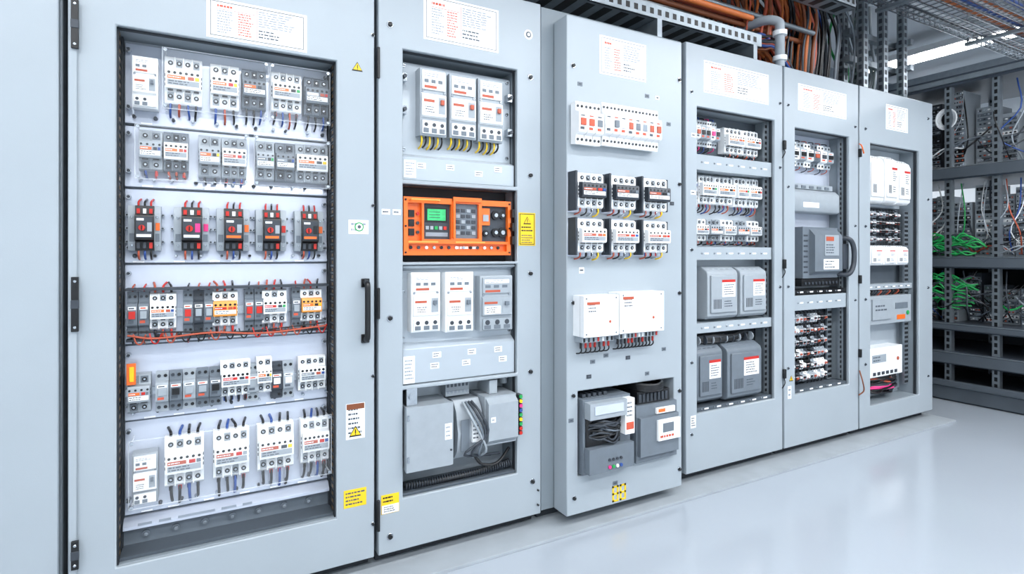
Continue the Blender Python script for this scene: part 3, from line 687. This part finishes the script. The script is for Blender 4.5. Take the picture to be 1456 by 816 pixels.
# ---- cabinet 6
O6=(7.209,7.79,.185,1.82)
c6=cabinet(7.09,7.97,[O6])
liner(c6,O6,[(1.44,1.819,'plate_mid'),(.9,1.438,'inner'),(.21,.898,'plate_mid')])
softbox(7.235,7.40,1.455,1.76,P4,.10,'white_pl','soft_starter',lab=False); softbox(7.42,7.56,1.46,1.765,P4,.10,'white_pl','soft_starter'); softbox(7.565,7.72,1.455,1.75,P4,.10,'white_pl','soft_starter')
for i in range(4):
    z=1.205+i*.054; din_row(7.26,7.70,z,z+.042,P4,.05,12,('dark_gray','black','gray_pl'),'terminal_block',('black','white_pl'),wire=('black',),holes=1)
for i in range(3): softbox(7.26+.155*i,7.40+.155*i,1.055,1.185,P4,.09,'white_pl','relay_module',bev=.004)
shelf(c6,7.209,7.79,.90,.935,'gray_pl',.09)
b=B(); x0,x1,z0,z1=7.255,7.75,.68,.86
b.ob(x0,x1,z0,z1,P4,.09,'gray_pl'); b.ob(x0+.02,x0+.25,z0+.03,z1-.02,P4-.09,.01,'gray_pl'); b.ob(x0+.3,x0+.45,z0+.09,z0+.13,P4-.09,.003,'mid_gray'); b.text(x0+.05,x0+.22,z0+.08,z0+.13,P4-.1,2,'ink')
b.ob(x0+.32,x0+.42,z0+.02,z0+.05,P4-.09,.002,'orange'); b.cyl(x0+.45,P4-.09,z0+.06,.014,.006,'y','green',14)
for i in range(12): b.tube([(x0+.04+.035*i,P4-.03,z1-.01),(x0+.05+.035*i,P4-.06,z1+.03),(x0+.045+.035*i,P4,z1+.04)],.005,R.choice(['black','dark_gray','redbrown']))
b.done('programmable_controller',bevel=.004)
b=B(); x0,x1,z0,z1=7.245,7.64,.345,.53
b.ob(x0,x1,z0,z1,P4,.09,'white_pl'); b.ob(x0+.04,x0+.2,z0+.09,z0+.14,P4-.09,.002,'gray_pl'); b.text(x0+.05,x0+.19,z0+.095,z0+.135,P4-.092,2,'ink'); b.cyl(x0+.34,P4-.09,z0+.1,.012,.004,'y','redbrown',12)
for i in range(6): b.ob(x0+.05+.05*i,x0+.08+.05*i,z0+.01,z0+.03,P4-.09,.003,'dark_gray')
b.done('programmable_controller',bevel=.004)
b=B()
for i in range(26):
    x=7.25+R.uniform(0,.1); z=.27+R.uniform(-.04,.04); b.tube([(x,.09,z),(x+.12,.02+R.uniform(0,.04),z+R.uniform(-.03,.02)),(x+.25,.02+R.uniform(0,.04),z+R.uniform(-.02,.03)),(x+.36,.09,z+R.uniform(-.02,.03))],.006,R.choice(['black','black','pink','dark_gray','dark_gray','black','redbrown']))
b.done('wiring_loom')
perf(c6,7.735,7.785,.25,1.42,.05)
perf(c6,7.212,7.23,.25,1.8,.03)
b=B(); b.label(7.383,7.644,1.925,2.085,-.014,7); b.done('door_labels',c6,0)
bolts(c6,[(7.15,1.9),(7.15,1.3),(7.15,.85),(7.15,.45),(7.9,2.05),(7.9,1.5),(7.9,.9),(7.9,.3)],-.014,'dark_gray',.007)

# ------------------------------------------------------------ overhead services
def strut(b,p0,p1,w,h,m='steel',pitch=.05):
    x0,x1=p0[0],p1[0]; y,z=p0[1],p0[2]
    b.box(x0,x1,y,y+w,z,z+.004,m); b.box(x0,x1,y,y+.004,z,z+h,m); b.box(x0,x1,y+w-.004,y+w,z,z+h,m)
    n=int((x1-x0)/pitch)
    for i in range(n):
        x=x0+i*pitch; b.box(x+.012,x+pitch-.014,y-.001,y,z+h*.3,z+h*.7,'black')
    for i in range(n//2):
        x=x0+i*pitch*2; b.box(x,x+.05,y+.02,y+w-.02,z-.001,z,'black')
b=B(); strut(b,(3.0,.06,2.27),(6.28,.06,2.27),.30,.07)
for x in (3.3,4.4,5.5,6.2): b.box(x,x+.03,.05,.37,2.161,2.27,'steel')
b.done('cable_tray',bevel=0)
b=B(); rr=random.Random(5)
for i in range(44):
    y=.085+rr.uniform(0,.25); z=2.285+rr.uniform(0,.11)
    b.tube([(x,y+rr.uniform(-.01,.01),z+rr.uniform(-.012,.012)) for x in(3.0,3.8,4.6,5.2,5.8,6.3)]+[(6.45,y,z+.02),(6.6,y+.02,z-.06),(6.62+rr.uniform(0,.15),y+.03,2.168)],rr.uniform(.006,.012),rr.choice(['brown','redbrown','black','dark_gray','cable_orange','brown','cable_orange','black','blue']),8,3)
b.done('cable_bundle',bevel=0)
b=B(); strut(b,(3.5,-.10,2.56),(6.9,-.10,2.56),.12,.06)
b.tube([(3.5,.10,2.44),(6.25,.10,2.44)],.016,'cable_orange',12,1); b.tube([(3.5,.16,2.50),(6.9,.16,2.50)],.015,'steel',12,1); b.tube([(3.5,.22,2.46),(6.9,.22,2.46)],.015,'brown',12,1)
b.tube([(3.5,.30,2.55),(6.9,.30,2.55)],.02,'redbrown',12,1)
b.done('conduit_run',bevel=0)
b=B(); rr=random.Random(9)
for i in range(130):
    x=6.42+rr.uniform(0,.9); y=.18+rr.uniform(0,.34); s=rr.uniform(-.22,.22)
    m=rr.choice(['brown','black','cable_orange','redbrown','dark_gray','cable_orange','brown']) if x<6.95 else rr.choice(['black','dark_gray','black','brown','mid_gray','blue','black'])
    b.tube([(x-.6,y,2.95+rr.uniform(-.1,.15)),(x-.2,y,2.85),(x+s*.5,y,2.65),(x+s*.8,y,2.4),(x+s*.6,y+.03,2.165)],rr.uniform(.006,.012),m,8,4)
b.done('cable_bundle',bevel=0)
b=B()
b.cyl(6.38,.02,2.165,.026,.22,'z','gray_pl',16); b.cyl(6.38,.02,2.20,.038,.025,'z','white_pl',16); b.cyl(6.38,.02,2.34,.038,.025,'z','white_pl',16)
b.tube([(6.38,.02,2.38),(6.38,.03,2.42),(6.36,.10,2.45),(6.36,.25,2.455),(6.36,.7,2.455)],.026,'gray_pl',14)
b.done('pvc_pipe')
b=B()
for x,y in((7.38,.12),(7.50,.32),(7.62,.12),(7.74,.35),(7.87,.12),(7.87,.42)):
    b.box(x,x+.05,y,y+.045,2.161,3.14,'steel')
    for i in range(19): b.box(x+.012,x+.038,y-.001,y,2.2+i*.05,2.23+i*.05,'dark_gray'); b.box(x-.001,x,y+.012,y+.033,2.2+i*.05,2.23+i*.05,'dark_gray')
for z in(2.42,2.60): b.box(7.36,7.95,.20,.24,z,z+.04,'steel'); b.box(7.92,7.96,.1,.55,z,z+.04,'steel')
b.done('support_frame',bevel=0)
b=B(); rr=random.Random(4)
for i in range(14):
    x=7.56+rr.uniform(0,.25); y=.25+rr.uniform(0,.2)
    b.tube([(x,y,2.165),(x+rr.uniform(-.05,.05),y-.05,2.4),(x+rr.uniform(-.08,.08),y,2.65),(x,y,2.9)],rr.uniform(.007,.012),rr.choice(['green','dark_gray','gray_pl','gray_pl','black']),8,4)
b.done('cable_bundle',bevel=0)
def mesh_tray(x0,x1,y0,y1,z,name='wire_mesh_tray',cab=12,seed=1,cols=('gray_pl','white_pl','cable_orange','dark_gray','gray_pl','metal')):
    b=B(); rr=random.Random(seed)
    n=int((x1-x0)/.07)
    for i in range(n+1):
        x=x0+i*(x1-x0)/n; b.box(x,x+.006,y0,y1,z,z+.006,'metal'); b.box(x,x+.006,y0,y0+.006,z,z+.08,'metal'); b.box(x,x+.006,y1,y1+.006,z,z+.08,'metal')
    k=int((y1-y0)/.05)
    for j in range(k+1):
        y=y0+j*(y1-y0)/k; b.box(x0,x1,y,y+.006,z-.006,z,'metal')
    for zz in(.035,.078):
        for y in(y0-.006,y1+.006): b.box(x0,x1,y,y+.006,z+zz,z+zz+.006,'metal')
    for i in range(cab):
        y=y0+.03+rr.random()*(y1-y0-.06); b.tube([(x,y+rr.uniform(-.02,.02),z+.02+rr.random()*.03) for x in(x0,x0+(x1-x0)*.3,x0+(x1-x0)*.7,x1)],.010,rr.choice(cols),8,3)
    for i in range(int((x1-x0)/1.2)):
        x=x0+.3+i*1.2
        for y in(y0-.02,y1+.02): b.cyl(x,y,z-.02,.005,3.398-z,'z','metal',8)
        b.box(x-.02,x+.02,y0-.03,y1+.03,z-.03,z-.008,'steel')
    b.done(name,bevel=0)
mesh_tray(5.9,12.5,-.42,.02,2.72,seed=2,cab=14,cols=('gray_pl','cable_orange','black','cable_orange','dark_gray','blue','redbrown','white_pl'))
mesh_tray(8.0,12.5,2.3,2.8,2.8,seed=6,cab=8)
b=B()
for (y,z,r,m) in((-1.05,2.78,.03,'steel'),(-.95,2.95,.022,'redbrown'),(-.15,2.98,.03,'steel'),(-.50,2.86,.016,'cable_orange')):
    b.tube([(3.5,y,z),(12.8,y,z)],r,m,12,1)
b.done('ceiling_pipes',bevel=0)
b=B()
for x in(4.5,6.5,8.3,11.3,12.3):
    b.box(x,x+.08,-4.4,.7 if x<8 else 4.4,3.15,3.3,'steel')
for y in(2.0,3.1,4.0): b.box(8.0,12.9,y,y+.06,3.22,3.34,'steel')
b.done('ceiling_beams',bevel=0)

# ------------------------------------------------------------ equipment rack at right
root=empty('equipment_rack')
b=B(); Y0,Y1=-1.9,1.9; XR=8.62; XB=9.45
for z0,z1 in((1.70,1.80),(1.02,1.11),(.54,.60),(.28,.38),(.0,.12)):
    b.box(XR,XB,Y0,Y1,z0+.001,z1,'rackdark'); b.box(XR-.02,XR,Y0,Y1,z0+.01,z1-.01,'inner'); b.box(XR-.022,XR-.001,Y0,Y1,z1-.009,z1-.003,'steel')
b.box(XR,XB,Y0,Y1,2.42,2.50,'rackdark'); b.box(XR-.05,XR,Y0,Y1,.12,.16,'inner'); b.box(XR-.022,XR,Y0,Y1,2.44,2.48,'steel')
b.box(XB,XB+.01,Y0,Y1,0.001,1.1,'innerdark')
b.done('shelves',root,.003)
b=B()
for y in(-1.88,-.62,-.14,.16,.66,1.86):
    for x in(XR+.02,XB-.07):
        b.box(x,x+.05,y,y+.045,0.001,2.48,'steel')
        for i in range(48): b.box(x-.001,x,y+.013,y+.032,.05+i*.05,.08+i*.05,'black')
b.done('uprights',root,0)
rr=random.Random(21)
for (z0,z1) in((1.80,2.42),(1.11,1.70),(.60,1.02)):
    b=B(); y=Y0+.1
    while y<Y1-.2:
        w=rr.uniform(.05,.15); h=rr.uniform(.6,.97)*(z1-z0); x=XR+rr.uniform(.10,.35)
        m=rr.choice(['dark_gray','mid_gray','gray_pl','gray_pl','plate_mid'])
        b.box(x,x+.25,y,y+w,z0,z0+h,m)
        for k in range(int(h/.035)):
            zz=z0+.012+k*.035
            b.box(x-.006,x,y+w*.08,y+w*.92,zz,zz+.024,rr.choice(['metal','black','steel','gray_pl','white_pl','metal','mid_gray']))
            for q in range(4):
                yy=y+w*(.12+.2*q); b.box(x-.01,x-.006,yy,yy+w*.1,zz+.006,zz+.017,rr.choice(['black','white_pl','dark_gray','black','metal','metal','redbrown']))
        y+=w+rr.uniform(.005,.04)
    b.done('rack_modules',root,0)
    b=B()
    for i in range(90):
        y=rr.uniform(Y0+.1,Y1-.3); x=XR+.02+rr.uniform(0,.12)
        m=rr.choice(['black','black','dark_gray','mid_gray','gray_pl','dark_gray','black','white_pl'])
        if rr.random()<.08: m=rr.choice(['blue','redbrown','green'])
        if rr.random()<.5:
            b.tube([(x+.05,y,z1-.02),(x-.0,y+rr.uniform(-.05,.05),z0+(z1-z0)*.6),(x,y+rr.uniform(-.1,.1),z0+(z1-z0)*.3),(x+.1,y+rr.uniform(-.1,.1),z0+.02)],rr.uniform(.003,.006),m,8,4)
        else:
            zc=z0+rr.uniform(.02,.18)
            b.tube([(x+.1,y,zc+rr.uniform(0,.25)),(x,y+.1,zc+.05),(x-.0,y+.2,zc),(x+.1,y+.3,zc+rr.uniform(0,.2))],rr.uniform(.003,.007),m,8,4)
    if z0<1.5:   # green patch leads lying on the shelf
        for i in range(34):
            y=rr.uniform(-.05,.22) ; zc=z0+.015+(rr.uniform(0,.12) if z0>1 else rr.uniform(.08,.34))
            b.tube([(XR+.06,y,zc),(XR+.03,y+.05,zc+rr.uniform(-.02,.05)),(XR+.03,y+.11,zc+rr.uniform(-.01,.05)),(XR+.08,y+.16,zc)],.006,'green' if i%6 else 'dark_gray',8,4)
    if z0>1.5:
        for t in range(4): b.tube([(XR+.03+.006*t,.2+(.07-.008*t)*math.cos(a),z0+.38+(.08-.008*t)*math.sin(a)) for a in[i*math.pi/5 for i in range(11)]],.006,'white_pl',6,2)
    b.done('patch_cables',root,0)

# ------------------------------------------------------------ room
def room_box(name,x0,x1,y0,y1,z0,z1,m):
    b=B(); b.box(x0,x1,y0,y1,z0,z1,m); return b.done(name,bevel=0)
room_box('floor',0,13,-4.6,4.6,-.1,0,'floor')
room_box('ceiling',0,13,-4.6,4.6,3.4,3.5,'ceil')
room_box('wall_back',0,7.9,.72,.80,0,3.4,'wallw')
room_box('wall_north',7.8,13,4.5,4.6,0,3.4,'wallw')
room_box('wall_south',0,13,-4.7,-4.6,0,3.4,'wallw')
room_box('wall_west',-.1,0,-4.6,4.6,0,3.4,'wallw')
room_box('wall_east',13,13.1,-4.6,4.6,0,3.4,'wallw')
b=B(); b.box(2.3,8.02,-.13,.62,0.0005,.012,'plinth'); b.done('trim_1',bevel=.001)

# ------------------------------------------------------------ lights
def luminaire(x,y,sx,sy,z=3.12,power=60,light=True):
    b=B(); b.box(x-sx/2,x+sx/2,y-sy/2,y+sy/2,z,z+.06,'white_pl'); b.box(x-sx/2+.02,x+sx/2-.02,y-sy/2+.02,y+sy/2-.02,z-.012,z,'lamp')
    for q in(-1,1): b.cyl(x+(sx*.4*q if sx>sy else 0),y+(sy*.4*q if sy>sx else 0),z+.06,.006,3.398-z-.06,'z','metal',8)
    b.done('ceiling_light',bevel=0)
    if light:
        l=bpy.data.lights.new('tube_light','AREA'); l.shape='RECTANGLE'; l.size=sx; l.size_y=sy; l.energy=power; l.color=(.93,.965,1)
        o=bpy.data.objects.new('tube_light',l); o.location=(x,y,z-.02); sc.collection.objects.link(o)
for x in(1.6,3.6,5.6,7.6): luminaire(x,-1.7,1.6,.35,power=20)
for x in(2.0,4.4,6.8,9.2): luminaire(x,-3.4,1.6,.35,power=41)
luminaire(8.05,-2.6,.25,1.4,z=3.0,power=26)  # unseen extra luminaire, added to brighten the rack and the floor at right
luminaire(10.2,.85,.30,1.6,z=3.2,power=55); luminaire(10.3,-1.6,.22,1.4,z=3.1,power=45); luminaire(11.8,2.8,.2,1.4,z=3.1,power=40)
w=bpy.data.worlds.new('world'); sc.world=w; w.use_nodes=True; w.node_tree.nodes['Background'].inputs[0].default_value=(.8,.88,1,1); w.node_tree.nodes['Background'].inputs[1].default_value=.3

# ------------------------------------------------------------ camera
cd=bpy.data.cameras.new('camera'); cd.sensor_width=36; cd.lens=19.78; cd.shift_y=-.0323; cd.clip_start=.05
co=bpy.data.objects.new('camera',cd); sc.collection.objects.link(co); co.location=(3.562,-1.984,1.13)
co.rotation_euler=(math.radians(90),0,-math.atan2(.4867,.8735)); sc.camera=co
